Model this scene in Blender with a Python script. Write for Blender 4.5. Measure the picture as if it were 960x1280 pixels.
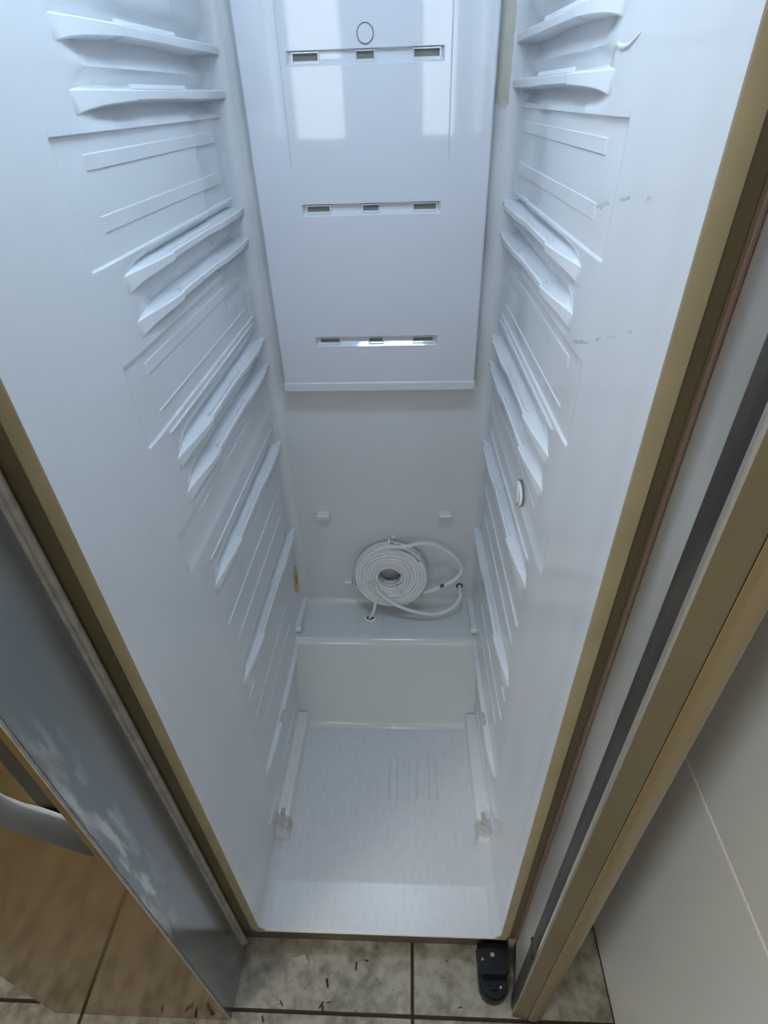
import bpy, bmesh, math, random
from mathutils import Vector, Matrix
random.seed(7)
for o in list(bpy.data.objects): bpy.data.objects.remove(o, do_unlink=True)
SC = bpy.context.scene
COL = SC.collection
ZO = 0.09                      # tiled floor is z = 0, the cabinet cavity floor is at ZO

# ------------------------------------------------------------------ camera
# pinhole calibrated from the vanishing points of the cabinet (f = 694 px on a 960 px wide frame)
F = 694.0
d = Vector((512-480, 118-640, F)).normalized()
n = Vector((514-480, 1565-640, F)); n = (n - d*n.dot(d)).normalized()
r = n.cross(d)
# rows r, d, -n are the world X, Y, Z axes in camera (x right, y down, z forward) coordinates
right = Vector((r.x, d.x, -n.x)); up = -Vector((r.y, d.y, -n.y)); back = -Vector((r.z, d.z, -n.z))
cam = bpy.data.cameras.new('camera'); camo = bpy.data.objects.new('camera', cam); COL.objects.link(camo)
m3 = Matrix((right, up, back)).transposed().to_4x4()
m3.translation = Vector((0, 0, 1.25+ZO)); camo.matrix_world = m3
cam.sensor_fit = 'HORIZONTAL'; cam.sensor_width = 36; cam.lens = F/960*36
cam.clip_start = 0.02
SC.camera = camo

# ------------------------------------------------------------------ world, lights, exposure
w = bpy.data.worlds.new('sky'); SC.world = w; w.use_nodes = True
bg = w.node_tree.nodes['Background']; bg.inputs[0].default_value = (0.62, 0.76, 1.0, 1); bg.inputs[1].default_value = 1.6
SC.view_settings.view_transform = 'Standard'; SC.view_settings.look = 'None'
SC.view_settings.gamma = 1.0; SC.view_settings.use_curve_mapping = False
SC.view_settings.exposure = 0.12
def area(name, loc, rot, sx, sy, power, col):
    l = bpy.data.lights.new(name, 'AREA'); l.shape = 'RECTANGLE'; l.size = sx; l.size_y = sy
    l.energy = power; l.color = col
    o = bpy.data.objects.new(name, l); COL.objects.link(o); o.location = loc; o.rotation_euler = rot
    return o
ROOM_XL, ROOM_XR, ROOM_YB, ROOM_YF, ROOM_H = -2.5, 0.365, 1.16, -2.6, 2.5
WINS = [(-0.80, -0.40, 1.08, 2.15), (0.05, 0.33, 1.08, 2.15)]     # x0, x1, z0, z1 (floor = 0) in the wall behind the camera
for i, (x0, x1, z0, z1) in enumerate(WINS):
    area('daylight', ((x0+x1)/2, ROOM_YF-0.10, (z0+z1)/2), (math.radians(90), 0, 0), x1-x0, z1-z0,
         9*(x1-x0)*(z1-z0), (1.0, 0.97, 0.88))

LAMP = 30.0     # strength of the lamp lens in the cavity ceiling
WIN3 = (-2.45, -1.40, 1.00, 2.10)      # y0, y1, z0, z1 of the window in the left wall
area('daylight', (ROOM_XL-.10, (WIN3[0]+WIN3[1])/2, (WIN3[2]+WIN3[3])/2), (math.radians(90), 0, math.radians(-90)), WIN3[1]-WIN3[0], WIN3[3]-WIN3[2], 30.0, (1.0, 0.98, 0.95))
# ------------------------------------------------------------------ materials
MATS = {}
def mat(name, col, rough=0.4, metal=0.0, spec=0.5, coat=0.0, noise=None, bump=None, alpha=1.0, trans=0.0, emit=None):
    """noise = (scale, detail, second colour, low, high [, stretch xyz]); bump = (scale, strength [, stretch])"""
    m = bpy.data.materials.new(name); m.use_nodes = True
    nt = m.node_tree; b = nt.nodes['Principled BSDF']
    b.inputs['Base Color'].default_value = (*col, 1); b.inputs['Roughness'].default_value = rough
    b.inputs['Metallic'].default_value = metal; b.inputs['Specular IOR Level'].default_value = spec
    b.inputs['Coat Weight'].default_value = coat; b.inputs['Coat Roughness'].default_value = 0.06
    b.inputs['Alpha'].default_value = alpha; b.inputs['Transmission Weight'].default_value = trans
    tc = nt.nodes.new('ShaderNodeTexCoord')
    def tex(scale, detail, stretch):
        mp = nt.nodes.new('ShaderNodeMapping'); mp.inputs['Scale'].default_value = stretch
        nt.links.new(tc.outputs['Object'], mp.inputs[0])
        t = nt.nodes.new('ShaderNodeTexNoise'); t.inputs['Scale'].default_value = scale; t.inputs['Detail'].default_value = detail
        nt.links.new(mp.outputs[0], t.inputs['Vector']); return t
    if noise:
        sc, det, c2, lo, hi = noise[:5]; st = noise[5] if len(noise) > 5 else (1, 1, 1)
        t = tex(sc, det, st); cr = nt.nodes.new('ShaderNodeValToRGB')
        cr.color_ramp.elements[0].position = lo; cr.color_ramp.elements[0].color = (*col, 1)
        cr.color_ramp.elements[1].position = hi; cr.color_ramp.elements[1].color = (*c2, 1)
        nt.links.new(t.outputs['Fac'], cr.inputs[0]); nt.links.new(cr.outputs[0], b.inputs['Base Color'])
    if bump:
        st = bump[2] if len(bump) > 2 else (1, 1, 1)
        t = tex(bump[0], 3, st); bp = nt.nodes.new('ShaderNodeBump')
        bp.inputs['Strength'].default_value = bump[1]; bp.inputs['Distance'].default_value = 0.002
        nt.links.new(t.outputs['Fac'], bp.inputs['Height']); nt.links.new(bp.outputs[0], b.inputs['Normal'])
    MATS[name] = m; return m
mat('liner', (0.675, 0.70, 0.725), 0.085, noise=(5, 3, (0.645, 0.67, 0.69), 0.4, 0.75), bump=(9, 0.04))
mat('panel', (0.645, 0.675, 0.73), 0.035, coat=0.3, bump=(5, 0.05))
mat('floorliner', (0.70, 0.725, 0.75), 0.28, noise=(60, 4, (0.64, 0.665, 0.69), 0.45, 0.8, (2, .6, 1)), bump=(150, 0.08, (1, .5, 1)))
mat('stepliner', (0.67, 0.70, 0.70), 0.12, bump=(60, 0.04))
mat('rail', (0.75, 0.78, 0.81), 0.2)
mat('lip', (0.32, 0.265, 0.155), 0.4, noise=(14, 3, (0.27, 0.225, 0.135), 0.4, 0.7))
mat('lipwhite', (0.74, 0.74, 0.70), 0.3)
mat('frame', (0.10, 0.078, 0.035), 0.35, noise=(6, 3, (0.07, 0.055, 0.03), 0.4, 0.7))
mat('toekick', (0.10, 0.08, 0.05), 0.5, noise=(18, 3, (0.07, 0.055, 0.035), 0.35, 0.7))
mat('trim', (0.17, 0.12, 0.085), 0.3)
mat('gasket', (0.32, 0.30, 0.27), 0.5, noise=(40, 3, (0.22, 0.2, 0.17), 0.4, 0.7))
mat('dirtygasket', (0.03, 0.026, 0.022), 0.55, noise=(16, 4, (0.09, 0.075, 0.058), 0.45, 0.75, (1, 1, .35)))
mat('steel_warm_reflection', (0.26, 0.155, 0.035), 0.12, metal=0.85, noise=(7, 5, (0.205, 0.12, 0.025), 0.4, 0.7))  # stainless door steel; warm brown floor reflection is put into the base colour
mat('edgesteel', (0.215, 0.175, 0.10), 0.38, metal=0.5, noise=(5, 3, (0.18, 0.145, 0.085), 0.4, 0.7))
mat('goldsteel', (0.33, 0.25, 0.135), 0.3, metal=0.6, noise=(9, 3, (0.25, 0.19, 0.11), 0.35, 0.7, (1, 1, .15)))
mat('brightsteel', (0.55, 0.53, 0.50), 0.25, metal=0.8)
mat('chrome', (0.62, 0.64, 0.66), 0.28, metal=0.9)
mat('seam_shade', (0.03, 0.026, 0.02), 0.4)  # dark joint colour, also used to paint the shade inside the grip
mat('doorliner', (0.42, 0.42, 0.405), 0.4, noise=(9, 4, (0.24, 0.235, 0.225), 0.38, 0.7, (1, 1, .4)))
mat('black', (0.006, 0.006, 0.007), 0.42, spec=0.3, noise=(30, 3, (0.014, 0.014, 0.016), 0.5, 0.8))
mat('tube', (0.78, 0.79, 0.80), 0.3)
mat('tie', (0.76, 0.77, 0.74), 0.35)
mat('hole', (0.02, 0.02, 0.018), 0.6)
mat('vent', (0.17, 0.175, 0.15), 0.55)
mat('label', (0.52, 0.47, 0.06), 0.4)
mat('labelprint', (0.30, 0.16, 0.05), 0.5)
mat('tape', (0.62, 0.60, 0.52), 0.25, alpha=0.55, bump=(60, 0.5))
mat('film', (0.72, 0.70, 0.50), 0.05, alpha=0.38, bump=(55, 1.0), coat=0.6)
mat('frost', (0.78, 0.79, 0.79), 0.25)
mat('smear', (0.50, 0.53, 0.58), 0.4, alpha=0.35)
mat('grout', (0.045, 0.032, 0.02), 0.8)
mat('tile', (0.40, 0.365, 0.295), 0.42, noise=(42, 12, (0.19, 0.168, 0.128), 0.40, 0.66), bump=(40, 0.25))
mat('walltile', (0.70, 0.715, 0.70), 0.18, noise=(2, 2, (0.66, 0.675, 0.66), 0.3, 0.7), bump=(4, 0.03))
mat('wallgrout', (0.92, 0.92, 0.90), 0.6)
mat('plaster', (0.72, 0.70, 0.64), 0.8)
mat('ceiling', (0.80, 0.79, 0.75), 0.8)
mat('cabinet', (0.40, 0.38, 0.33), 0.4, metal=0.3)
mat('crumb', (0.025, 0.017, 0.01), 0.8)
mat('paper', (0.42, 0.38, 0.28), 0.7)
mat('winframe', (0.7, 0.7, 0.68), 0.4)
# grey steel with pale smears that run up the plate (the scratched side of the closed door)
def steel_side():
    m = mat('steelside', (0.27, 0.285, 0.295), 0.2, metal=0.75)
    nt = m.node_tree; b = nt.nodes['Principled BSDF']
    tc = nt.nodes.new('ShaderNodeTexCoord')
    def rr(scale, detail, st, lo, hi, rot=0):
        mp = nt.nodes.new('ShaderNodeMapping'); mp.inputs['Scale'].default_value = st; mp.inputs['Rotation'].default_value = (rot, 0, 0)
        nt.links.new(tc.outputs['Object'], mp.inputs[0])
        t = nt.nodes.new('ShaderNodeTexNoise'); t.inputs['Scale'].default_value = scale; t.inputs['Detail'].default_value = detail
        nt.links.new(mp.outputs[0], t.inputs[0])
        q = nt.nodes.new('ShaderNodeMapRange'); q.inputs[1].default_value = lo; q.inputs[2].default_value = hi
        nt.links.new(t.outputs['Fac'], q.inputs[0]); return q
    big = rr(9, 2, (1, 1, .6), 0.36, 0.52); streak = rr(34, 6, (1, 2.2, .42), 0.46, 0.60, -0.45)
    # smears sit on the lower, outer half of the plate
    sep = nt.nodes.new('ShaderNodeSeparateXYZ'); nt.links.new(tc.outputs['Object'], sep.inputs[0])
    yy = nt.nodes.new('ShaderNodeMapRange'); yy.inputs[1].default_value = 0.050; yy.inputs[2].default_value = 0.022
    nt.links.new(sep.outputs['Y'], yy.inputs[0])
    mu = nt.nodes.new('ShaderNodeMath'); mu.operation = 'MULTIPLY'
    nt.links.new(streak.outputs[0], mu.inputs[0]); nt.links.new(yy.outputs[0], mu.inputs[1])
    za = nt.nodes.new('ShaderNodeMapRange'); za.inputs[1].default_value = 0.36; za.inputs[2].default_value = 0.52
    zb = nt.nodes.new('ShaderNodeMapRange'); zb.inputs[1].default_value = 0.95; zb.inputs[2].default_value = 0.80
    nt.links.new(sep.outputs['Z'], za.inputs[0]); nt.links.new(sep.outputs['Z'], zb.inputs[0])
    mz = nt.nodes.new('ShaderNodeMath'); mz.operation = 'MULTIPLY'
    nt.links.new(za.outputs[0], mz.inputs[0]); nt.links.new(zb.outputs[0], mz.inputs[1])
    mq = nt.nodes.new('ShaderNodeMath'); mq.operation = 'MULTIPLY'
    nt.links.new(mz.outputs[0], mq.inputs[0]); nt.links.new(big.outputs[0], mq.inputs[1])
    mb = nt.nodes.new('ShaderNodeMath'); mb.operation = 'MULTIPLY'
    nt.links.new(mu.outputs[0], mb.inputs[0]); nt.links.new(mq.outputs[0], mb.inputs[1])
    mix = nt.nodes.new('ShaderNodeMix'); mix.data_type = 'RGBA'
    mix.inputs[6].default_value = (0.27, 0.285, 0.295, 1); mix.inputs[7].default_value = (0.62, 0.63, 0.62, 1)
    nt.links.new(mb.outputs[0], mix.inputs[0]); nt.links.new(mix.outputs[2], b.inputs['Base Color'])
    ro = nt.nodes.new('ShaderNodeMapRange'); ro.inputs[3].default_value = 0.17; ro.inputs[4].default_value = 0.24
    nt.links.new(mb.outputs[0], ro.inputs[0]); nt.links.new(ro.outputs[0], b.inputs['Roughness'])
    me = nt.nodes.new('ShaderNodeMapRange'); me.inputs[3].default_value = 0.60; me.inputs[4].default_value = 0.60
    nt.links.new(mb.outputs[0], me.inputs[0]); nt.links.new(me.outputs[0], b.inputs['Metallic'])
steel_side()

# ------------------------------------------------------------------ mesh helpers
class MB:
    """collects geometry in cavity coordinates (z = 0 at the cavity floor) and links it as ONE mesh object"""
    def __init__(s): s.v = []; s.f = []
    def add(s, vs, fs):
        k = len(s.v); s.v += [tuple(p) for p in vs]; s.f += [tuple(i+k for i in f) for f in fs]; return s
    def box(s, x0, x1, y0, y1, z0, z1):
        return s.add([(x, y, z) for z in (z0, z1) for y in (y0, y1) for x in (x0, x1)],
                     [(0, 2, 3, 1), (4, 5, 7, 6), (0, 1, 5, 4), (2, 6, 7, 3), (0, 4, 6, 2), (1, 3, 7, 5)])
    def rbox(s, x0, x1, y0, y1, z0, z1, b=0.002):
        """box with chamfered edges"""
        X, Y, Z = (x0, x1), (y0, y1), (z0, z1); c = []
        bm = bmesh.new(); bmesh.ops.create_cube(bm, size=1)
        for v in bm.verts: v.co = Vector((X[v.co.x > 0], Y[v.co.y > 0], Z[v.co.z > 0]))
        bmesh.ops.bevel(bm, geom=bm.edges[:], offset=b, segments=2, profile=0.5, affect='EDGES')
        bm.verts.index_update()
        s.add([v.co[:] for v in bm.verts], [[v.index for v in f.verts] for f in bm.faces]); bm.free(); return s
    def loft(s, rings, closed=True, caps=True):
        n_ = len(rings[0]); vs = [p for q in rings for p in q]; fs = []
        for i in range(len(rings)-1):
            for j in range(n_ if closed else n_-1):
                a = i*n_+j; b = i*n_+(j+1) % n_; fs.append((a, b, b+n_, a+n_))
        if caps and closed:
            fs.append(tuple(range(n_-1, -1, -1))); fs.append(tuple((len(rings)-1)*n_+j for j in range(n_)))
        return s.add(vs, fs)
    def tube(s, pts, rad, sides=8, caps=True):
        pts = [Vector(p) for p in pts]; rings = []; prev = None
        for i, p in enumerate(pts):
            t = (pts[min(i+1, len(pts)-1)]-pts[max(i-1, 0)]).normalized()
            if prev is None:
                a = Vector((0, 0, 1)) if abs(t.z) < .9 else Vector((1, 0, 0)); u = t.cross(a).normalized()
            else: u = (prev - t*prev.dot(t)).normalized()
            prev = u; v = t.cross(u); R_ = rad[i] if isinstance(rad, (list, tuple)) else rad
            rings.append([p+(u*math.cos(q)+v*math.sin(q))*R_ for q in [2*math.pi*k/sides for k in range(sides)]])
        return s.loft(rings, True, caps)
    def cyl(s, c, axis, rad, h, sides=24, b=0.0):
        """disc/cylinder from c along axis, optionally with a chamfered far rim"""
        c = Vector(c); t = Vector(axis).normalized(); a = Vector((0, 0, 1)) if abs(t.z) < .9 else Vector((1, 0, 0))
        u = t.cross(a).normalized(); v = t.cross(u)
        ring = lambda r_, q: [c+t*q+(u*math.cos(k)+v*math.sin(k))*r_ for k in [2*math.pi*i/sides for i in range(sides)]]
        rr = [ring(rad, 0), ring(rad, h-b)] + ([ring(rad-b, h)] if b else [])
        if not b: rr[1] = ring(rad, h)
        return s.loft(rr)
    def prism(s, poly, axis, a, b):
        """polygon (two coords) extruded along axis between a and b"""
        def P(p, q): return {'x': (q, p[0], p[1]), 'y': (p[0], q, p[1]), 'z': (p[0], p[1], q)}[axis]
        return s.loft([[P(p, a) for p in poly], [P(p, b) for p in poly]])
    def build(s, name, material, parent=None, smooth=False, origin=None, **props):
        cs = list(zip(*s.v))
        if origin is None:
            o_ = Vector((sum(cs[0])/len(s.v), sum(cs[1])/len(s.v), min(cs[2])))
        else: o_ = Vector(origin)
        me = bpy.data.meshes.new(name); me.from_pydata([Vector(p)-o_ for p in s.v], [], s.f); me.update()
        bm = bmesh.new(); bm.from_mesh(me); bmesh.ops.recalc_face_normals(bm, faces=bm.faces); bm.to_mesh(me); bm.free()
        me.materials.append(MATS[material] if isinstance(material, str) else material)
        if smooth:
            me.polygons.foreach_set('use_smooth', [True]*len(me.polygons))
            try: me.set_sharp_from_angle(angle=math.radians(smooth if smooth is not True else 40))
            except Exception: pass
        o = bpy.data.objects.new(name, me); COL.objects.link(o)
        wo = o_+Vector((0, 0, ZO))
        o['_w'] = list(wo)
        if parent is not None:
            o.parent = parent; o.location = wo-Vector(parent['_w'])
        else: o.location = wo
        for k, v in props.items(): o[k] = v
        return o
def empty(name, loc, label, cat, **kw):
    o = bpy.data.objects.new(name, None); COL.objects.link(o); o.empty_display_size = 0.1
    wo = Vector(loc)+Vector((0, 0, ZO)); o.location = wo; o['_w'] = list(wo)
    o['label'] = label; o['category'] = cat
    for k, v in kw.items(): o[k] = v
    return o
def sm(a, b, x):
    if a == b: return float(x > a)
    t = min(1, max(0, (x-a)/(b-a))); return t*t*(3-2*t)
FL = -ZO      # tiled floor in cavity coordinates

# ------------------------------------------------------------------ the room
fl = MB().box(ROOM_XL, ROOM_XR, ROOM_YF, ROOM_YB, FL-0.05, FL-0.003).build('floor', 'grout', kind='structure')
T = 0.61; G = 0.006; TX, TY = 0.003, 0.257
tile_me = None
for i in range(-5, 2):
    for j in range(-5, 3):
        x0, y0 = TX+i*T+G/2, TY+j*T+G/2; x1, y1 = x0+T-G, y0+T-G
        x0, x1 = max(x0, ROOM_XL+.002), min(x1, ROOM_XR-.002); y0, y1 = max(y0, ROOM_YF+.002), min(y1, ROOM_YB-.002)
        if x1-x0 < .02 or y1-y0 < .02: continue
        MB().rbox(x0, x1, y0, y1, FL-0.012, FL, 0.0012).build('floor_tile', 'tile', fl)
CE = ROOM_H-ZO
MB().box(ROOM_XL-.1, ROOM_XR+.1, ROOM_YF-.15, ROOM_YB+.1, CE, CE+.1).build('ceiling', 'ceiling', kind='structure')
wl = MB(); ya, yb, za, zb = WIN3[0], WIN3[1], WIN3[2]-ZO, WIN3[3]-ZO
for q in ((ROOM_YF, ya, FL-.05, CE), (yb, ROOM_YB, FL-.05, CE), (ya, yb, FL-.05, za), (ya, yb, zb, CE)): wl.box(ROOM_XL-.1, ROOM_XL, *q)
f_ = MB()
for q in ((ya, ya+.035, za, zb), (yb-.035, yb, za, zb), (ya+.035, yb-.035, za, za+.035), (ya+.035, yb-.035, zb-.035, zb)): f_.box(ROOM_XL-.07, ROOM_XL-.02, *q)
f_.build('window_3', 'winframe', kind='structure')
wl.build('wall_left', 'plaster', kind='structure')
MB().box(ROOM_XL-.1, ROOM_XR+.1, ROOM_YB, ROOM_YB+.1, FL-.05, CE).build('wall_back', 'plaster', kind='structure')
wr = MB().box(ROOM_XR+.0012, ROOM_XR+.1, ROOM_YF, ROOM_YB, FL-.05, CE).build('wall_right', 'wallgrout', kind='structure')
zz = [FL, 0.535-.0, 0.535+.62, 0.535+1.24, CE]; g2 = 0.0023
yy = [ROOM_YF, -1.75, -.85, .05-.9+.9, .95, ROOM_YB]; yy = [ROOM_YF, -1.9, -1.0, -.1, .8, ROOM_YB]
for a in range(len(zz)-1):
    for b in range(len(yy)-1):
        MB().rbox(ROOM_XR, ROOM_XR+.008, yy[b]+g2, yy[b+1]-g2, zz[a]+g2, zz[a+1]-g2, 0.0012).build('wall_tile', 'walltile', wr)
# wall behind the camera with two window openings
wf = MB(); xs = [ROOM_XL-.1, WINS[0][0], WINS[0][1], WINS[1][0], WINS[1][1], ROOM_XR+.1]
zl, zh = WINS[0][2]-ZO, WINS[0][3]-ZO
wf.box(xs[0], xs[5], ROOM_YF-.1, ROOM_YF, FL-.05, zl); wf.box(xs[0], xs[5], ROOM_YF-.1, ROOM_YF, zh, CE)
for a in (0, 2, 4): wf.box(xs[a], xs[a+1], ROOM_YF-.1, ROOM_YF, zl, zh)
wf.build('wall_front', 'plaster', kind='structure')
for k, (x0, x1, z0, z1) in enumerate(WINS):
    z0 -= ZO; z1 -= ZO; f_ = MB(); t = .035
    for q in ((x0, x0+t, z0, z1), (x1-t, x1, z0, z1), (x0, x1, z0, z0+t), (x0, x1, z1-t, z1)): f_.box(q[0], q[1], ROOM_YF-.07, ROOM_YF-.02, q[2], q[3])
    f_.build('window_%d' % (k+1), 'winframe', kind='structure')

# ceiling lamp of the room (round glass shade, out of frame)
lamp = empty('ceiling_lamp', (-1.1, -0.7, CE-.10), 'round white glass ceiling lamp above the kitchen floor', 'lamp')
MB().cyl((-1.1, -0.7, CE-.03), (0, 0, 1), .10, .03, 32).build('lamp_base', 'winframe', lamp)
shade_m = mat('lampglass', (0.9, 0.9, 0.88), 0.3)
shade_m.node_tree.nodes['Principled BSDF'].inputs['Emission Color'].default_value = (1.0, 0.97, 0.92, 1)
shade_m.node_tree.nodes['Principled BSDF'].inputs['Emission Strength'].default_value = 18.0
sh = MB(); rings = []
for k in range(9):
    a = math.pi/2*k/8; R_ = .17*math.cos(a)+.001; rings.append([(-1.1+R_*math.cos(q), -0.7+R_*math.sin(q), CE-.03-.07*math.sin(a)) for q in [2*math.pi*i/32 for i in range(32)]])
sh.loft(rings).build('lamp_shade', 'lampglass', lamp, smooth=True)

# ------------------------------------------------------------------ the refrigerator
Y0, YB, ZT = 0.354, 0.985, 1.62
XL, XR, KL, KR = -0.284, 0.165, 0.022, -0.020
def xwall(side, Y): return XL+KL*(Y-Y0) if side < 0 else XR+KR*(Y-Y0)
fr = empty('refrigerator', (-0.226, 0.70, FL), 'open two-door refrigerator with an empty white cavity and ribbed side walls', 'refrigerator')
CX0, CX1, CYB = -0.652, 0.1975, 1.06
# outer cabinet: sides, top, back, bottom, each its own panel
MB().rbox(CX1-.012, CX1, Y0+.002, CYB, FL+.02, 1.70, .003).build('cabinet_side', 'cabinet', fr)
MB().rbox(CX0, CX0+.012, Y0+.002, CYB, FL+.02, 1.70, .003).build('cabinet_side', 'cabinet', fr)
MB().box(CX0+.012, CX1-.012, Y0+.002, CYB, 1.66, 1.70).build('cabinet_top', 'cabinet', fr)
MB().box(CX0+.012, CX1-.012, CYB-.01, CYB, FL+.02, 1.66).build('cabinet_back', 'cabinet', fr)
MB().box(CX0+.012, CX1-.012, Y0+.03, CYB-.01, FL+.02, FL+.035).build('cabinet_bottom', 'cabinet', fr)
MB().rbox(-0.345, CX1-.001, Y0+.012, Y0+.04, FL+.001, -.0065, .002).build('toe_kick', 'toekick', fr)
MB().rbox(CX0, -0.346, Y0+.003, Y0+.03, FL+.001, 1.66, .002).build('toe_kick', 'toekick', fr, label='plain front plate behind the closed freezer door')
# steel front frame beside the cavity
MB().rbox(-0.345, -0.2990, Y0, Y0+.03, -.0066, 1.68, .0015).build('front_frame', 'frame', fr)
MB().rbox(0.1805, 0.1932, Y0+.001, Y0+.03, -.0066, 1.68, .0015).build('front_frame', 'frame', fr)
MB().rbox(0.1934, 0.1975, Y0-.002, Y0+.02, -.0066, 1.68, .0012).build('frame_trim', 'trim', fr)
MB().rbox(-0.2990, 0.1805, Y0, Y0+.03, ZT+.004, 1.68, .0015).build('front_frame', 'frame', fr)
# lip that borders the mouth of the cavity (yellowed plastic)
def lip_strip(inner, outer):
    q = MB(); rings = []
    for (xi, zi), (xo, zo) in zip(inner, outer):
        rings.append([(xi, Y0+.012, zi), (xi, Y0+.000, zi), (xi+(xo-xi)*.08, Y0-.0012, zi+(zo-zi)*.08), (xo, Y0-.0008, zo), (xo, Y0+.012, zo)])
    return q.loft(rings)
def arc(cx, cz, r_, a0, a1, n_=7): return [(cx+r_*math.cos(math.radians(a0+(a1-a0)*i/(n_-1))), cz+r_*math.sin(math.radians(a0+(a1-a0)*i/(n_-1)))) for i in range(n_)]
inn = [(XL, ZT)] + arc(XL+.014, .014, .014, 180, 255) ; out = [(-0.2990, ZT)] + [(-0.2990+.008*i/6, .014-.0195*(i/6)**.6) for i in range(7)]
lip_strip(inn, out).build('mouth_lip', 'lip', fr, smooth=50)
inn = arc(XR-.014, .014, .014, -75, 0)+[(XR, ZT)]; out = [(0.1805-.008*(1-i/6), .014-.0195*(1-i/6)**.6) for i in range(7)]+[(0.1805, ZT)]
lip_strip(inn, out).build('mouth_lip', 'lip', fr, smooth=50)
lip_strip([(XL+.010, 0.0006), (XR-.010, 0.0006)], [(-0.2924, -.0056), (0.1762, -.0056)]).build('mouth_sill', 'lipwhite', fr, smooth=50)

# ---- liner: side walls as relief meshes
LEDGES = [1.310, 1.262, 1.116, 1.072, 0.908, 0.859, 0.696, 0.469]     # top of each shelf ledge
PANELS = [(1.131, 1.231), (0.951, 1.043), (0.772, 0.828)]              # shallow sunk fields (z0, z1) behind Y = .513
def relief(Y, z):
    """how far the wall is set back from its plane at (Y, z)"""
    dep = 0.0
    for t in LEDGES:
        upr = .012 if t in (1.116,) else .026
        dnr = {1.262: .028, 1.072: .026, .859: .028}.get(t, .040)
        g_ = 1-sm(-.002, upr, z-t) if z >= t-.006 else 1-sm(.012, dnr, t-z)
        dep = max(dep, .0125*g_*sm(.556, .640, Y)*(1-sm(.950, .968, Y)))
    for (a, b) in PANELS:
        if a-.0007 <= z <= b+.0007:
            edge = 1.0 if (a+.0007 < z < b-.0007) else 0.0
            if a < .8: edge = sm(a-.012, a+.014, z)*(1 if z < b-.0007 else 0)
            dep = max(dep, .0032*edge*sm(.510, .516, Y)*(1-sm(.955, .968, Y)))
    if z > 1.0: dep += .002*sm(.846, .852, Y)
    dep += .002*sm(.545, .48, Y)*(1-sm(.37, .40, .40+.37-Y) if False else 1)*sm(.36, .40, Y)     # gentle flare before the mouth
    rb = .022
    if z < rb: dep -= rb-math.sqrt(max(0, rb*rb-(rb-z)**2))
    rc = .02
    if Y > YB-rc: dep -= rc-math.sqrt(max(0, rc*rc-(Y-(YB-rc))**2))
    return dep
def frange(a, b, st):
    k = max(1, int(round((b-a)/st))); return [a+(b-a)*i/k for i in range(k+1)]
Ys = sorted(set([round(q, 5) for q in frange(Y0, YB-.02, .010)+frange(YB-.02, YB-.0002, .0025)+frange(.508, .518, .0015)+frange(.844, .854, .002)+frange(.555, .66, .005)]))
Zs = set(frange(.025, ZT, .006)+frange(0, .025, .0025))
for t in LEDGES: Zs |= set([t-.012, t-.008, t+.0, t+.004])
for a, b in PANELS: Zs |= set([a-.0006, a+.0008, b-.0008, b+.0006])
Zs = sorted(set(round(q, 5) for q in Zs))
# drop near-duplicates
def thin(L, e):
    o_ = [L[0]]
    for q in L[1:]:
        if q-o_[-1] > e: o_.append(q)
    return o_
Zs = thin(Zs, .0004); Ys = thin(Ys, .0008)
walls = {}
for side in (-1, 1):
    q = MB(); ny, nz = len(Ys), len(Zs)
    vs = [(xwall(side, Y)+side*relief(Y, z), Y, z) for z in Zs for Y in Ys]
    fs = [(i*ny+j, i*ny+j+1, (i+1)*ny+j+1, (i+1)*ny+j) for i in range(nz-1) for j in range(ny-1)]
    q.add(vs, fs); walls[side] = q.build('side_wall', 'liner', fr, smooth=35)

def xs_(side, Y, p): return xwall(side, Y)-side*p        # a point standing p proud of the wall plane

# shelf ledges: plan outline (Y, outer protrusion) and face height
LEDGE = [(.556, -.0008, .0215), (.566, .0002, .0185), (.576, .0014, .0165), (.590, .0032, .0145), (.608, .0056, .0128), (.630, .0082, .0115), (.655, .0104, .0106), (.6705, .0112, .0102),
         (.672, .0086, .0095), (.690, .0084, .0092), (.800, .0084, .0090), (.825, .0094, .0095), (.850, .0116, .0100), (.900, .0118, .0100), (.950, .0118, .0100),
         (.952, .0092, .0095), (.980, .0092, .0095)]
def ledge(side, zt, parent, table=LEDGE, inner=.0165):
    q = MB(); rings = []
    for (Y, p, h) in table:
        x = lambda a: xs_(side, Y, a)
        rings.append([(x(-inner), Y, zt+.0050), (x(-.004), Y, zt+.0012), (x(p-.0012), Y, zt), (x(p), Y, zt-.0012), (x(p*.92), Y, zt-h+.0015), (x(p*.75-.001), Y, zt-h), (x(-inner), Y, zt-h-.002)])
    q.loft(rings); o = q.build('shelf_ledge', 'rail', parent, smooth=35)
    return o
def strip(side, Ya, Yb, z0, z1, p, parent, name, material='liner', inn=.008):
    q = MB(); rings = []
    for Y, s_ in ((Ya, 0), (Ya+.006, 1), (Yb-.006, 1), (Yb, 0)):
        P = p if s_ else p-.0016; c = min(.0009, (z1-z0)*.3)
        x = lambda a: xs_(side, Y, a)
        rings.append([(x(-inn), Y, z0), (x(P-.0005), Y, z0), (x(P), Y, z0+c), (x(P), Y, z1-c), (x(P-.0005), Y, z1), (x(-inn), Y, z1)])
    return q.loft(rings).build(name, material, parent)
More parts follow.
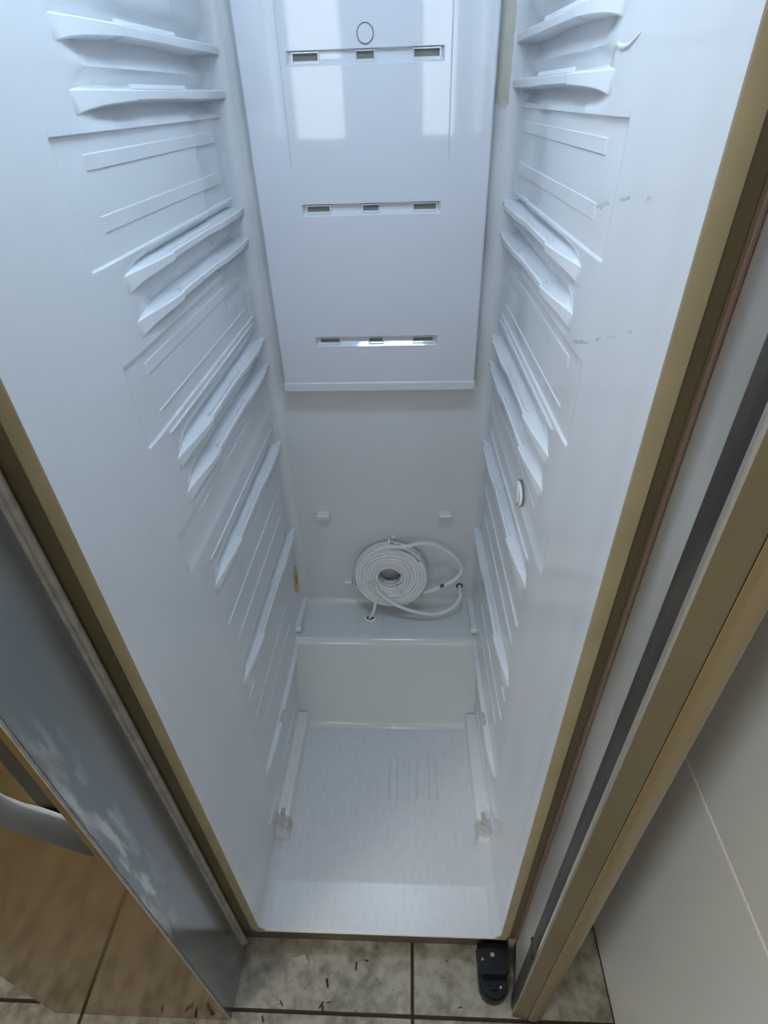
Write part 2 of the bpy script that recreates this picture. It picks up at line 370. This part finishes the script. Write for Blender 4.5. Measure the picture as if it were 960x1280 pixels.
for side in (-1, 1):
    W = walls[side]
    for zt in LEDGES: ledge(side, zt, W)
    # narrow stop bar on the waist of each ledge
    for zt in LEDGES:
        q = MB(); rings = []
        for Y, p in ((.6735, .0074), (.800, .0074), (.822, .0086)):
            rings.append([(xs_(side, Y, p-.0045), Y, zt+.0005), (xs_(side, Y, p-.0045), Y, zt+.0042), (xs_(side, Y, p-.0020), Y, zt+.0042), (xs_(side, Y, p-.0015), Y, zt+.0005)])
        q.loft(rings).build('shelf_stop', 'rail', W)
    # lowest runner: blade, neck, long bar and the rest piece by the hump
    ledge(side, .212, W, [(.546, .001, .012), (.565, .006, .011), (.60, .0095, .010), (.640, .0105, .010), (.652, .0105, .010), (.655, .003, .008), (.685, .003, .008), (.692, .0095, .010), (.80, .009, .010), (.880, .008, .010)], .006)
    q = MB(); q.loft([[(xs_(side, Y, -.004), Y, z+.004), (xs_(side, Y, .011), Y, z+.004), (xs_(side, Y, .011), Y, z-.008), (xs_(side, Y, -.004), Y, z-.010)] for Y, z in ((.884, .243), (.985, .243))])
    q.tube([(xs_(side, .886, -.003), .886, .236), (xs_(side, .886, .013), .886, .236)], .008, 12)
    q.build('runner_stop', 'rail', W, smooth=35)
    # raised bands and hairline ribs
    for z0, z1 in ((1.204, 1.217), (1.155, 1.169), (1.016, 1.030)): strip(side, .555, .93, z0, z1, -.0021, W, 'raised_band')
    for z, Ya, Yb, p in ((.972, .558, .935, -.0018), (.943, .562, .950, .0028), (.812, .590, .90, -.0018), (.738, .570, .950, .0026), (.607, .568, .945, .0022), (.553, .583, .915, .0022),
                      (.421, .566, .600, .002), (.360, .571, .850, .002), (.299, .604, .840, .002), (.098, .499, .770, .003)):
        strip(side, Ya, Yb, z-.0012, z+.0012, p, W, 'hairline_rib')

# ---- floor of the cavity, hump at the back, back wall
def profile(pts, name, material, parent=fr, smooth=35, nx=1):
    q = MB(); vs = []; fs = []; m_ = 2
    for (Y, z) in pts: vs += [(xwall(-1, Y)-.004+.0*z, Y, z), (xwall(1, Y)+.004, Y, z)]
    for i in range(len(pts)-1): fs.append((2*i, 2*i+1, 2*i+3, 2*i+2))
    return q.add(vs, fs).build(name, material, parent, smooth=smooth)
fz = [(Y0-.001, 0.0), (.36, .0008), (.430, .0008), (.434, .0020), (.438, .0022), (.742, .0022), (.748, .0032), (.766, .0036)]
floorp = profile(fz, 'cavity_floor', 'floorliner')
def arc_pts(p0, c, p1, n_=7):
    p0, c, p1 = Vector(p0), Vector(c), Vector(p1); return [tuple((p0*(1-t)**2+c*2*t*(1-t)+p1*t*t)) for t in [i/(n_-1) for i in range(n_)]]
st = [(.766, .0036)] + arc_pts((.768, .0037), (.780, .004), (.786, .020)) + arc_pts((.855, .206), (.861, .2222), (.871, .2235)) + [(.876, .2236), (.962, .225)] + arc_pts((.966, .225), (.984, .2255), (.9848, .243))
stepp = profile(st, 'hump', 'stepliner')
backp = profile([(.9848, .243), (YB, .30), (YB, ZT)], 'back_wall', 'liner')
MB().box(XL, XR, Y0+.001, YB, ZT, ZT+.004).build('cavity_ceiling', 'liner', fr)
# lamp in the ceiling of the cavity (above the frame): frosted lens and its light
lens_m = mat('lens', (0.9, 0.93, 1.0), 0.3)
lens_m.node_tree.nodes['Principled BSDF'].inputs['Emission Color'].default_value = (0.62, 0.80, 1.0, 1)
lens_m.node_tree.nodes['Principled BSDF'].inputs['Emission Strength'].default_value = LAMP
MB().rbox(-.16, .04, .47, .57, ZT-.022, ZT-.001, .006).build('cavity_lamp', 'lens', fr, smooth=30)
# embossed floor loops and light ribs
for cx_ in (-.038, .006, .050):
    q = MB(); w_ = .0085
    pts = [(cx_-w_, .60, .0022), (cx_-w_, .695, .0022)] + [(cx_+w_*math.cos(a), .695+w_*math.sin(a), .0022) for a in [math.pi*(1-i/8) for i in range(9)]] + [(cx_+w_, .60, .0022)]
    q.tube(pts, .0017, 6); q.build('floor_emboss', 'floorliner', floorp, smooth=True)
for k in range(9):
    x = -.20+k*.042
    MB().loft([[(x-.001, Y, .0020), (x, Y, .0020+h), (x+.001, Y, .0020)] for Y, h in ((.50, .0001), (.53, .0006), (.70, .0006), (.725, .0001))]).build('floor_rib', 'floorliner', floorp)
# raised plate on the hump with the hose grommet
MB().rbox(-.124, -.067, .874, .962, .2225, .2265, .0012).build('cover_plate', 'stepliner', stepp)
gr = MB(); tor = []
for i in range(24):
    a = 2*math.pi*i/24; c = Vector((-.098+.0115*math.cos(a), .929+.0105*math.sin(a), .2280)); u = Vector((math.cos(a), math.sin(a), 0))
    tor.append([c+u*.0034*math.cos(b)+Vector((0, 0, .0034*math.sin(b))) for b in [2*math.pi*k/8 for k in range(8)]])
gr.loft(tor+[tor[0]], True, False).build('grommet', 'tie', stepp, smooth=True)
MB().cyl((-.098, .929, .2262), (0, 0, 1), .009, .0008, 20).build('drain_hole', 'hole', stepp)
# clips, hook and hose hole on the back wall
for cx_, cz_, hw in ((-.193, .503, .0135), (.077, .503, .0135), (-.150, .302, .008)):
    q = MB(); q.prism([(YB+.002, cz_+.009), (YB-.016, cz_+.009), (YB-.018, cz_+.006), (YB-.012, cz_-.008), (YB+.002, cz_-.012)], 'x', cx_-hw, cx_+hw)
    q.build('shelf_clip', 'rail', backp)
MB().cyl((.120, YB+.001, .284), (0, -1, 0), .0085, .0025, 20).build('hose_hole', 'hole', backp)
MB().cyl((-.038, YB+.002, .4385), (0, -1, 0), .0045, .010, 16, .001).build('hook', 'tie', backp)
MB().cyl((-.038, YB-.0078, .4385), (0, -1, 0), .0022, .0006, 12).build('hook_hole', 'hole', backp)

# ---- air duct cover with three rows of vents
PX0, PX1, PZ0, PF = -.232, .117, .813, .955
dp = MB()
prof = [(PX0, YB+.002), (PX0, PF+.004), (PX0+.003, PF), (PX1-.003, PF), (PX1, PF+.004), (PX1, YB+.002)]
ROWS = [(1.2925, -.166, .047), (1.1115, -.165, .047), (.9065, -.164, .048)]
# front face with rectangular openings, built as a grid of cells around the recesses
RH = .0085
zs_ = [PZ0+.018]
for (zc, a, b) in reversed(ROWS): zs_ += [zc-RH, zc+RH]
zs_ += [ZT]
for i in range(len(zs_)-1):
    z0, z1 = zs_[i], zs_[i+1]
    if i % 2 == 0: dp.box(PX0+.003, PX1-.003, PF, PF+.006, z0, z1)
    else:
        dp.box(PX0+.003, -.165, PF, PF+.006, z0, z1); dp.box(.047, PX1-.003, PF, PF+.006, z0, z1)
# raised middle field (1 mm) between two long seams, rolled sides, lower rail
for sx, x0, x1 in ((-1, PX0, PX0+.003), (1, PX1-.003, PX1)):
    xe, xi = (x0, x1) if sx < 0 else (x1, x0)
    dp.loft([[(xi, PF, z), (xe+(xi-xe)*.3, PF+.001, z), (xe, PF+.004, z), (xe, YB+.002, z), (xi, YB+.002, z)] for z in (PZ0+.018, ZT)])
dp.loft([[(x, PF, PZ0+.018), (x, PF-.002, PZ0+.016), (x, PF-.002, PZ0+.002), (x, PF, PZ0), (x, YB+.002, PZ0), (x, YB+.002, PZ0+.018)] for x in (PX0, PX1)])
duct = dp.build('duct_cover', 'panel', fr, smooth=35)
for (zc, a, b) in ROWS:
    q = MB(); a, b = -.165, .047     # recess tray with sloping lower face
    zt, zb = zc+RH, zc-RH
    q.add([(a, PF, zt), (b, PF, zt), (b-.004, PF+.006, zt-.002), (a+.004, PF+.006, zt-.002), (a+.004, PF+.006, zb+.007), (b-.004, PF+.006, zb+.007), (b, PF, zb), (a, PF, zb)],
          [(0, 1, 2, 3), (3, 2, 5, 4), (4, 5, 6, 7), (0, 3, 4, 7), (1, 6, 5, 2)])
    q.build('vent_tray', 'panel', duct)
    for s0, s1 in ((-.157, -.123), (-.071, -.0475), (.006, .040)):
        v_ = MB(); z0, z1 = zc-.0045, zc+.0055
        v_.add([(s0, PF+.0052, z0), (s1, PF+.0052, z0), (s1, PF+.0052, z1), (s0, PF+.0052, z1), (s0, PF+.0062, z0), (s1, PF+.0062, z0), (s1, PF+.0062, z1), (s0, PF+.0062, z1)],
               [(0, 1, 2, 3), (4, 5, 6, 7), (0, 1, 5, 4), (2, 3, 7, 6), (0, 3, 7, 4), (1, 2, 6, 5)])
        v_.build('vent_slot', 'vent', duct)
        e_ = MB(); t = .0014
        for q4 in ((s0-t, s0, z0-t, z1+t), (s1, s1+t, z0-t, z1+t), (s0, s1, z0-t, z0), (s0, s1, z1, z1+t)): e_.box(q4[0], q4[1], PF+.0015, PF+.0062, q4[2], q4[3])
        e_.build('vent_rim', 'panel', duct)
# round screw cover near the top row and the two long seams
q = MB(); q.cyl((-.058, PF+.001, 1.3155), (0, -1, 0), .0100, .0022, 32, .0006); q.build('screw_cover', 'panel', duct, smooth=30)
q = MB(); rg = []
for i in range(33):
    a = 2*math.pi*i/32; u = Vector((math.cos(a), 0, math.sin(a))); c = Vector((-.058, PF-.0002, 1.3155))
    rg.append([c+u*.0103, c+u*.0109+Vector((0, -.0006, 0)), c+u*.0115])
q.loft(rg, False, False); q.build('screw_cover_ring', 'vent', duct)
for sx in (-.174, .056):
    MB().loft([[(sx-.0012, PF+.0001, z), (sx, PF-.0009, z), (sx+.0012, PF+.0001, z)] for z in (1.17, ZT)]).build('duct_seam', 'panel', duct)

# see-through packing film left on the corner strip beside the duct cover
q = MB(); rings = []
for k in range(24):
    z = 1.235+k*.0165; random.seed(k); j = random.uniform(-.0022, .0022)
    rings.append([(.121+j*.3, YB-.0012+j*.3, z), (.128, YB-.0040+j, z+j), (.134, YB-.0030-j, z-j*2), (.1405+j*.4, YB-.0012, z)])
q.loft(rings, False, False); q.build('packing_film', 'film', fr, smooth=True)

# yellow oval sticker low on the left wall near the back corner
q = MB(); rg = []; cY, cZ, rY, rZ = .945, .340, .021, .038
q.loft([[(xs_(-1, cY+rY*s*math.cos(a), p), cY+rY*s*math.cos(a), cZ+rZ*s*math.sin(a)) for a in [2*math.pi*i/28 for i in range(28)]] for p, s in ((.0002, 1), (.0009, 1))])
lab = q.build('sticker', 'label', walls[-1])
q = MB(); q.loft([[(xs_(-1, cY+.004+.008*math.cos(a), p), cY+.004+.008*math.cos(a), cZ-.002+.016*math.sin(a)) for a in [2*math.pi*i/20 for i in range(20)]] for p in (.0010, .0013)])
q.build('sticker_print', 'labelprint', walls[-1])

# round sensor cap on the right wall
cY, cZ = .668, .782
def disc(rY, rZ, p0, p1, b=0):
    rr = [(p0, 1.0), (p1-b, 1.0), (p1, 1-b/rY)] if b else [(p0, 1.0), (p1, 1.0)]
    return MB().loft([[(xs_(1, cY+rY*s*math.cos(a), p), cY+rY*s*math.cos(a), cZ+rZ*s*math.sin(a)) for a in [2*math.pi*i/28 for i in range(28)]] for p, s in rr])
disc(.0228, .0188, -.010, .0006).build('sensor_gap', 'vent', walls[1])
disc(.0216, .0176, -.006, .0034, .0018).build('sensor_cap', 'rail', walls[1], smooth=50)
q = MB(); pts = [(xs_(1, cY+.0165*math.cos(a), .0030), cY+.0165*math.cos(a), cZ+.0135*math.sin(a)) for a in [math.radians(k) for k in range(130, 236, 8)]]
q.tube(pts, .0008, 6); q.build('sensor_slot', 'hole', walls[1])
for a in (255, 285, 315, 345):
    a = math.radians(a); c = (xs_(1, cY, .0005), cY+.0205*math.cos(a), cZ+.0165*math.sin(a))
    MB().cyl(c, (-1, 0, 0), .0017, .003, 8).build('sensor_vent', 'hole', walls[1])

# grey residue smears on the right wall (tape marks)
def smear(pts, parent, side=1, name='tape_mark', material='smear'):
    q = MB(); vs = []; L = []
    for (Y, z, h) in pts: L.append([(xs_(side, Y, .0004-relief(Y, z)), Y, z-h), (xs_(side, Y, .0004-relief(Y, z)), Y, z+h)])
    q.loft(L, False, False); return q.build(name, material, parent)
random.seed(3)
for (Ya, za, Yb_, zb, h) in ((.560, 1.166, .525, 1.173, .0022), (.500, 1.179, .478, 1.183, .0016), (.447, 1.187, .440, 1.189, .0012),
                             (.548, 1.049, .505, 1.063, .0020), (.490, 1.072, .478, 1.077, .0018), (.465, 1.083, .445, 1.090, .0009), (.425, 1.10, .418, 1.104, .001)):
    k = 7; smear([(Ya+(Yb_-Ya)*i/k, za+(zb-za)*i/k+random.uniform(-.001, .001), h*(.35+.65*math.sin(math.pi*(i+.3)/(k+.6)))*random.uniform(.7, 1.2)) for i in range(k+1)], walls[1])
# wavy line of old adhesive above the second ledge on the right
q = MB(); q.tube([(xs_(1, Y, -.0006-relief(Y, z)), Y, z) for Y, z in ((.590, 1.261), (.583, 1.266), (.575, 1.272), (.567, 1.2765), (.558, 1.2745), (.548, 1.2735), (.537, 1.2745), (.526, 1.278), (.516, 1.2815))], [.0004, .0016, .0020, .0024, .0024, .0024, .0022, .0016, .0004], 8)
q.build('adhesive_ridge', 'liner', walls[1], smooth=60)

# ---- drawer runners on the cavity floor with crumpled tape on their front ends
for side in (-1, 1):
    wd = .0225
    q = MB(); rings = []
    for Y in (.515, .522, .788, .792):
        x0 = xs_(side, Y, -.001); x1 = xs_(side, Y, wd); h = .044 if .517 < Y < .79 else .040
        rings.append([(x0, Y, .001), (x0, Y, h), (x1+side*.003, Y, h), (x1, Y, h-.004), (xs_(side, Y, wd+.002), Y, .001)])
    run = q.loft(rings).build('drawer_runner', 'frost', fr, smooth=30)
    random.seed(11+side)
    q = MB(); n1, n2 = 7, 6; vs = []; fs = []
    path = [(-.0015, .060), (.003, .0500), (.010, .0465), (.017, .0470), (.0245, .0440), (.0262, .028), (.0270, .010)]
    for j in range(n2):
        Y = .508+.034*j/(n2-1)
        for (p, z) in path:
            e_ = random.uniform(-.0010, .0028)
            vs.append((xs_(side, Y, p+e_*.6+.0008), Y+random.uniform(-.002, .002), z+e_))
    for j in range(n2-1):
        for k in range(n1-1): a = j*n1+k; fs.append((a, a+1, a+n1+1, a+n1))
    q.add(vs, fs).build('tape_piece', 'tape', run)
    q = MB(); q.rbox(*(sorted((xs_(side, .54, .006), xs_(side, .54, .015)))), .543, .556, .0435, .0495, .001); q.build('tape_lump', 'tape', run)

# ---- closed freezer door on the left with its gasket
SX, DYF, DYB = -.325, .239, .343
DB, DT = FL+.012, 1.69
MB().tube([(-.3205, .3495, DB+.02), (-.3205, .3495, DT-.02)], .0046, 10).tube([(-.3255, .3465, DB+.02), (-.3255, .3465, DT-.02)], .0040, 10).build('door_gasket', 'gasket', fr, smooth=True)
bd = MB(); x0, y0, y1 = CX0+.004, DYF+.004, DYB
bd.add([(x0, y0, DB), (SX, y0, DB), (SX, y1, DB), (x0, y1, DB), (x0, y0, DT), (SX, y0, DT), (SX, y1, DT), (x0, y1, DT)], [(0, 1, 2, 3), (4, 5, 6, 7), (1, 2, 6, 5), (2, 3, 7, 6), (0, 3, 7, 4)])
bd.build('freezer_door_body', 'steelside', fr, origin=(SX, DYF, DB))
# front skin with the grip recess cut out beside the opening edge
hole = [(-.3335, .612), (-.345, .620), (-.360, .634), (-.378, .652), (-.400, .672), (-.415, .690), (-.424, .715), (-.428, .75), (-.428, 1.20), (-.420, 1.25), (-.400, 1.285), (-.370, 1.31), (-.3335, 1.32)]
bm = bmesh.new()
def loop(pts, y): 
    vs = [bm.verts.new((p[0], y, p[1])) for p in pts]; return [bm.edges.new((vs[i], vs[(i+1) % len(vs)])) for i in range(len(vs))]
outer = [(CX0, DB), (SX-.0005, DB), (SX-.0005, DT), (CX0, DT)]
e1 = loop(outer, DYF); e2 = loop(hole, DYF)
bmesh.ops.triangle_fill(bm, use_beauty=True, use_dissolve=False, edges=e1+e2)
bm.verts.index_update(); sk = MB(); sk.add([v.co[:] for v in bm.verts], [[v.index for v in f.verts] for f in bm.faces]); bm.free()
# rolled edge of the skin
for (a, b) in ((outer[0], outer[1]), (outer[1], outer[2]), (outer[2], outer[3]), (outer[3], outer[0])):
    sk.add([(a[0], DYF, a[1]), (b[0], DYF, b[1]), (b[0], DYF+.006, b[1]), (a[0], DYF+.006, a[1])], [(0, 1, 2, 3)])
skin = sk.build('freezer_door_skin', 'steel_warm_reflection', fr)
MB().rbox(SX-.001, SX+.0012, DYF-.0004, DYF+.0030, DB, DT, .0008).build('door_edge_trim', 'gasket', fr)
gd = .026
gr_in = [(p[0]-.010 if p[0] > -.34 else p[0]+(.006 if p[0] < -.41 else .002), p[1]+(.005 if p[1] < .75 else (-.02 if p[1] > 1.22 else 0))) for p in hole]
sec = lambda t: [(a_[0]+(b_[0]-a_[0])*t, DYF+gd*math.sin(t*math.pi/2)**.9 if t else DYF, a_[1]+(b_[1]-a_[1])*(1-math.cos(t*math.pi/2))) for a_, b_ in zip(hole, gr_in)]
steps = [sec(t) for t in (0, .2, .4, .6, .8, 1.0)]
MB().loft([q_[:8] for q_ in steps], False, False).build('grip_lip', 'chrome', skin, smooth=True)
side_ = [q_[7:]+q_[:1] for q_ in steps]
MB().loft(side_, False, False).build('grip_wall', 'seam_shade', skin)  # recess shade painted onto this wall as a dark colour
yb_ = DYF+gd; xm = -.388
gb = MB(); gb.add([(xm, yb_, .66), (xm, yb_, 1.30), (-.430, yb_-.004, 1.28), (-.430, yb_-.004, .70)], [(0, 1, 2, 3)]); gb.build('grip_back', 'steel_warm_reflection', skin)
gb = MB(); gb.add([(xm, yb_, .64), (xm, yb_, 1.32), (-.333, yb_+.016, 1.33), (-.333, yb_+.016, .60)], [(0, 1, 2, 3)]); gb.build('grip_back_shade', 'seam_shade', skin)  # shaded part of the recess back, its shade painted dark

# ---- bottom hinge bracket
hg = MB(); hp = [(.178, .356), (.178, .300)] + [(.152+.026*math.cos(a), .300+.024*math.sin(a)) for a in [-math.pi*k/12 for k in range(13)]] + [(.126, .356)]
hg.prism(hp, 'z', FL+.002, FL+.026); hinge = hg.build('hinge_foot', 'black', fr)
hp2 = [(.181, .357), (.181, .316), (.172, .310), (.133, .310), (.126, .318), (.126, .357)]
MB().prism(hp2, 'z', FL+.026, FL+.050).build('hinge_block', 'black', hinge)
MB().prism([(.152+(x-.152)*.86, .30+(y-.30)*.86) for x, y in hp[1:15]], 'z', FL+.026, FL+.031).build('hinge_plate', 'black', hinge)
MB().cyl((.151, .296, FL+.031), (0, 0, 1), .0055, .010, 16, .001).build('hinge_pin', 'black', hinge, smooth=30)
MB().rbox(.1485, .156, .336, .342, FL+.050, FL+.053, .001).build('hinge_clip', 'paper', hinge)
MB().cyl((.133, .332, FL+.050), (0, 0, 1), .0022, .0015, 10).build('hinge_screw', 'paper', hinge)
MB().cyl((.164, .296, FL+.031), (0, 0, 1), .0022, .0012, 10).build('hinge_screw', 'chrome', hinge)

# ------------------------------------------------------------------ detached door kept in the gap between the cabinet and the tiled wall
dd = empty('detached_door', (.1815, .262, FL), 'detached refrigerator door standing edge-on between the cabinet and tiled wall', 'door')
DZ0, DZ1, DX, E_, DL = FL+.003, 1.62, .1815, .262, .47
MB().rbox(DX+.0025, DX+.0265, E_, E_+DL, DZ0, DZ1, .0012).build('door_edge', 'edgesteel', dd)
MB().rbox(DX, DX+.0045, E_+.0005, E_+.0065, DZ0, DZ1, .0008).build('edge_flange', 'brightsteel', dd)
q = MB(); pf = [(.0275, .012), (.0275, .0012), (.0290, 0), (.0345, -.0004), (.0395, .0002), (.0450, .0018), (.0495, .0046), (.0525, .0090), (.0542, .0150), (.0545, .0230), (.0545, DL), (.0275, DL)]
q.prism([(DX+u, E_+v) for u, v in pf], 'z', DZ0, DZ1).build('door_skin', 'goldsteel', dd, smooth=35)
MB().box(DX+.0262, DX+.0278, E_+.0025, E_+.02, DZ0, DZ1-.002).build('seam', 'seam_shade', dd)
q = MB(); gp = [(.006, .0075), (.001, .0075), (-.0012, .011), (-.0018, .017), (-.0012, .0315), (.0012, .0365), (.006, .0365)]
q.prism([(DX+u, E_+v) for u, v in gp], 'z', DZ0+.004, DZ1-.01).build('door_gasket', 'dirtygasket', dd, smooth=35)
MB().rbox(DX-.0024, DX+.004, E_+.0085, E_+.036, .205, .2095, .0008).build('gasket_joint', 'crumb', dd)
MB().rbox(DX+.0012, DX+.010, E_+.0370, E_+DL-.03, DZ0+.05, DZ1-.03, .0006).build('door_liner', 'doorliner', dd)
dd.rotation_euler = (0, 0, math.radians(-9.5))

# ------------------------------------------------------------------ coil of water tubing leaning on the back wall
CC = Vector((-.047, .956, .350)); TILT = math.radians(9)
ux = Vector((1, 0, 0)); uz = Vector((0, math.sin(TILT), math.cos(TILT))); un = Vector((0, -math.cos(TILT), math.sin(TILT)))   # un faces the camera
def CP(rad_, ang, dep): return CC+ux*(rad_*math.cos(ang))+uz*(rad_*math.sin(ang))+un*dep
co = empty('water_tube_coil', (-.047, .915, .2255), 'coil of thin white water tubing bound with ties against the cavity back wall', 'tube coil')
TR = .0041; R0, R1 = .0280, .0830; NT = 7
pts = []; seg = 40
for layer, (dep, dirn) in enumerate(((-.0145, 1), (-.007, -1), (0, 1), (.0072, -1), (.0145, 1))):
    N = NT*seg
    for i in range(N+1):
        t = i/N; t2 = t if dirn > 0 else 1-t
        wob = .0012*math.sin(5*t*NT+layer)
        rad_ = R0+(R1-R0)*t2; pts.append(CP(rad_, 2*math.pi*NT*(layer+t)+.6, dep+wob+.002*math.sin(2*math.pi*NT*t*1.0+1)))
MB().tube(pts, TR, 7).build('tube_winding', 'tube', co, smooth=True)
def curve(ctrl, n_=60):
    P = [Vector(p) for p in ctrl]; P = [P[0]*2-P[1]]+P+[P[-1]*2-P[-2]]; out_ = []
    for i in range(1, len(P)-2):
        for k in range(12):
            t = k/12; a, b, c, e = P[i-1], P[i], P[i+1], P[i+2]
            out_.append(0.5*((2*b)+(c-a)*t+(2*a-5*b+4*c-e)*t*t+(3*b-a-3*c+e)*t**3))
    return out_+[P[-2]]
loopA = [CP(.078, math.radians(125), .016), CP(.084, math.radians(100), .018), (-.0139, .944, .4440), (.0308, .952, .4473), (.0709, .957, .4290), (.1048, .958, .3977), (.119, .955, .3651), (.1034, .950, .3366), (.0738, .945, .3204), (.0515, .945, .3071), (.030, .946, .2985)]
MB().tube(curve(loopA), TR, 8).build('tube_loop', 'tube', co, smooth=True)
loopB = [CP(.036, math.radians(205), .020), CP(.046, math.radians(235), .022), (-.0339, .920, .2836), (.0136, .918, .2622), (.0618, .923, .2500), (.1003, .935, .2581), (.1195, .952, .2750), (.1205, .970, .2840), (.120, .993, .2845)]
MB().tube(curve(loopB), TR, 8).build('tube_loop', 'tube', co, smooth=True)
tail = [CP(.070, math.radians(240), .006), (-.087, .925, .262), (-.094, .922, .244), (-.0985, .926, .2325), (-.099, .932, .219)]
MB().tube(curve(tail), TR, 8).build('tube_tail', 'tube', co, smooth=True)
MB().tube([(.0515, .945, .3071), (.0650, .945, .3150), (.0690, .945, .3175)], [.0052, .0056, .0048], 12).build('tube_connector', 'tie', co, smooth=30)
MB().tube([(.071, .945, .3188), (.080, .9460, .3238)], .0044, 10).build('connector_nozzle', 'hole', co, smooth=30)
def tie(ang, w_=.0042, r_in=.0235, r_out=.0885):
    a = math.radians(ang); er = ux*math.cos(a)+uz*math.sin(a); et = -ux*math.sin(a)+uz*math.cos(a); q = MB()
    ring = []; rm, hw, ht = (r_in+r_out)/2, (r_out-r_in)/2, .0205
    N = 36; sec = []
    for i in range(N):
        b = 2*math.pi*i/N; cb, sb = math.cos(b), math.sin(b); k = (abs(cb)**5+abs(sb)**5)**(-1/5)
        c = CC+er*(rm+hw*cb*k)+un*(ht*sb*k); o_ = er*cb+un*sb
        sec.append([c-et*w_/2, c+et*w_/2, c+et*w_/2+o_*.0013, c-et*w_/2+o_*.0013])
    q.loft(sec+[sec[0]], True, False); return q.build('cable_tie', 'tie', co, smooth=30)
tie(91); tie(198); tie(298)
MB().tube([CP(.089, math.radians(91), .0), (-.040, .968, .4375), (-.0385, .9735, .4385)], .0022, 8).build('tie_tail', 'tie', co)

# ------------------------------------------------------------------ litter on the tiles
random.seed(21); q = MB()
spots = [(-.105, .327, .0035), (-.086, .336, .003), (-.158, .300, .004), (-.240, .268, .0022), (-.165, .268, .003), (-.162, .262, .003), (-.152, .272, .002), (-.12, .285, .0012), (-.20, .29, .0011), (.06, .30, .0012), (.09, .272, .002), (.07, .34, .0015), (-.01, .33, .0012), (-.27, .245, .003), (-.10, .262, .0012), (.035, .27, .001), (-.33, .225, .004), (-.37, .222, .006), (-.41, .22, .004), (-.395, .228, .005), (-.46, .224, .003)]
for i in range(60): spots.append((random.uniform(-.30, .15), random.uniform(.19, .35), random.uniform(.0005, .0011)))
for x, y, s_ in spots:
    a = random.uniform(0, 3.14); L_ = s_*random.uniform(1.2, 2.6)
    ex, ey = math.cos(a), math.sin(a); z0 = FL+.0001
    c = [(x-ex*L_-ey*s_*.5, y-ey*L_+ex*s_*.5), (x-ex*L_+ey*s_*.4, y-ey*L_-ex*s_*.4), (x+ex*L_+ey*s_*.5, y+ey*L_-ex*s_*.5), (x+ex*L_*.8-ey*s_*.5, y+ey*L_*.8+ex*s_*.5)]
    q.loft([[(p[0], p[1], z0) for p in c], [(x+(p[0]-x)*.7, y+(p[1]-y)*.7, z0+s_*.5) for p in c]])
q.build('crumbs', 'crumb', label='dark crumbs scattered on the floor tiles in front of the cabinet', category='crumbs', kind='stuff')
q = MB(); q.loft([[(-.235, .335, FL+z), (-.205, .341, FL+z+.003), (-.198, .328, FL+z+.001), (-.212, .322, FL+z)] for z in (.0004, .0012)])
q.build('paper_scrap', 'paper', label='small beige paper scrap on the floor under the cavity mouth', category='paper')
